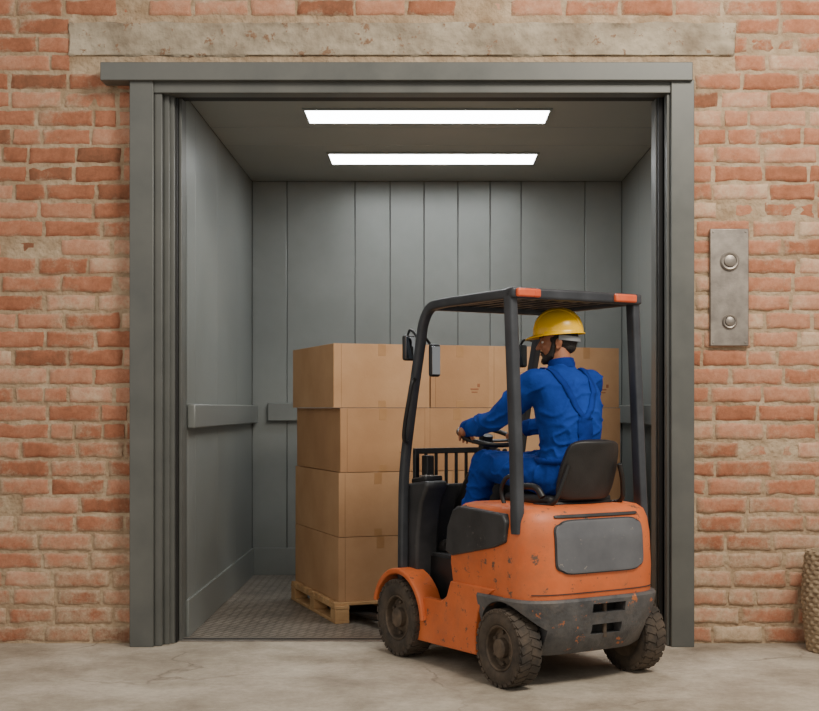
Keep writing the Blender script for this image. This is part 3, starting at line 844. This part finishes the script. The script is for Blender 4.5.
# hard hat
bm=bmesh.new(); n=48; rows_=14; ringsH=[]
HB=.042
for j in range(rows_+1):
    ph=R(90)*(1-j/rows_)
    rr=math.cos(ph); zz=math.sin(ph)
    ring_=[]
    for i in range(n):
        t=2*math.pi*i/n; x=.110*rr*math.cos(t); y=-.006+.136*rr*math.sin(t)
        z=HB+.136*zz**.9 if zz>0 else HB
        z+= .008*math.exp(-(x/.018)**2)*min(1,zz*2)
        ring_.append(V((x,y,z)))
    ringsH.append(ring_)
for ext,dz in ((.006,-.003),(.010,-.008)):
    ring_=[]
    for i in range(n):
        t=2*math.pi*i/n; f=max(0,math.sin(t))**2.5
        e=ext+ (f*.038 if ext>.008 else f*.018)
        ring_.append(V(((.110+e*.8)*math.cos(t), -.006+(.136+e)*math.sin(t), HB+dz-.010*(f if ext>.008 else f*.4))))
    ringsH.append(ring_)
vv=[]
top=bm.verts.new(HM@V((0,-.006,HB+.144)))
for ring_ in ringsH[1:]: vv.append([bm.verts.new(HM@p) for p in ring_])
for i in range(n): bm.faces.new((top,vv[0][(i+1)%n],vv[0][i]))
for A,B in zip(vv,vv[1:]):
    for i in range(n): bm.faces.new((A[i],A[(i+1)%n],B[(i+1)%n],B[i]))
hat=from_bm('hard_hat_shell', bm, m_yellow, op, angle=60)
s=hat.modifiers.new('s','SOLIDIFY'); s.thickness=.004; s.offset=1
bm=bmesh.new()
for x in (-.040,.040):
    add_sweep(bm,[HM@V((x,-.006+.130*math.sin(R(a)),HB+.004+.126*math.cos(R(a))**.9)) for a in range(-78,79,6)], circ(.005,8))
from_bm('hard_hat_ribs', bm, m_yellow, op)
bm=bmesh.new()
P=[HM@V((.087*math.cos(R(a)),-.016+.106*math.sin(R(a)),.022-.018*abs(math.sin(R(a))))) for a in range(180,361,9)]
add_sweep(bm,P,rrect(.028,.006,.002),up=tuple(HM.to_3x3()@V((0,0,1))))
from_bm('hard_hat_nape_strap', bm, m_strap, op)
def hand(nm, wrist, f, s):
    f=V(f).normalized(); n_=V((0,0,-1)); n_=(n_-f*n_.dot(f)).normalized(); s=V(s); s=(s-f*s.dot(f)-n_*s.dot(n_)).normalized()
    w=V(wrist); bm=bmesh.new()
    cap(bm, w-f*.03, w+f*.012, .027,.026)
    offs=(.031,.0105,-.0105,-.030); lens=(.074,.082,.076,.060); kn=(.086,.090,.086,.079)
    for o,l,k in zip(offs,lens,kn):
        K=w+f*k+s*o+n_*-.002
        cap(bm, w+f*.015+s*o*.55, K, .0155,.0118)
        p=K; ang=0
        for fr_,da,r0,r1 in ((.44,28,.0102,.0092),(.31,62,.0092,.0084),(.25,48,.0084,.0074)):
            ang+=R(da); d=f*math.cos(ang)+n_*math.sin(ang); q=p+d*l*fr_
            cap(bm,p,q,r0,r1); p=q
    cap(bm, w+f*.02+s*.018, w+f*.048+s*.036+n_*.010, .018,.0135)
    a=w+f*.048+s*.036+n_*.010; b_=a+(f*.5+s*.35+n_*.75).normalized()*.034; c=b_+(f*.75-s*.1+n_*.55).normalized()*.028
    chain(bm,[a,b_,c],[.0125,.0108,.0088])
    return organic('hand_'+nm, bm, m_skin, .0032, 2)
def rim(adeg): return wc+ux*.165*math.cos(R(adeg))+uy*.165*math.sin(R(adeg))
for nm,ad,f,s in (('left',188,(.62,.78,-.10),(.78,-.62,0)),('right',-8,(-.62,.78,-.10),(-.78,-.62,0))):
    g=rim(ad)+V((0,0,.026)); ff=V(f).normalized(); hand(nm, g-ff*.098, f, s)
for nm,An,yaw in (('left',V((-.165,.83,.70)),8),('right',V((.18,.83,.70)),-6)):
    bm=bmesh.new(); T=Matrix.Translation((An.x,An.y,.604))@Matrix.Rotation(R(yaw),4,'Z')
    chain(bm,[(0,-.005,.15),(0,-.01,.06)],[.052,.050],T)
    sph(bm,(0,-.03,.045),(.040,.045,.044),T); sph(bm,(0,.09,.040),(.046,.085,.038),T); sph(bm,(0,.155,.036),(.044,.050,.034),T)
    add_box(bm,T@V((0,.065,.012)),(.085,.27,.024),(0,0,R(yaw)))
    organic('boot_'+nm,bm,m_boot,.005,2)

# ------------------------------------------------------------------ lights, world, camera
w = bpy.data.worlds.new('World'); sc.world = w; w.use_nodes = True
bg = w.node_tree.nodes['Background']; bg.inputs['Color'].default_value = (1,.95,.88,1); bg.inputs['Strength'].default_value = .62
def area(name, loc, tgt, size, e, col):
    l = bpy.data.lights.new(name,'AREA'); l.shape='RECTANGLE'; l.size=size[0]; l.size_y=size[1]; l.energy=e; l.color=col
    o = bpy.data.objects.new(name,l); COL.objects.link(o); o.location=loc
    o.rotation_euler=(V(tgt)-V(loc)).to_track_quat('-Z','Y').to_euler(); return o
area('bay_light', (2.6,3.8,5.6), (1.4,8,1.2), (2.2,1.4), 330, (1,.92,.80))
area('bay_light_rear', (-3.0,.5,5.5), (-.5,8,1.0), (3,3), 60, (1,.93,.84))

cam = bpy.data.cameras.new('camera'); co = bpy.data.objects.new('camera', cam); COL.objects.link(co)
co.location=(0,0,1.45); co.rotation_euler=(R(90),0,0)
cam.sensor_width=36; cam.sensor_fit='HORIZONTAL'; cam.lens=1300/819*36
cam.shift_x=-18.5/819; cam.shift_y=52.5/819
sc.camera=co
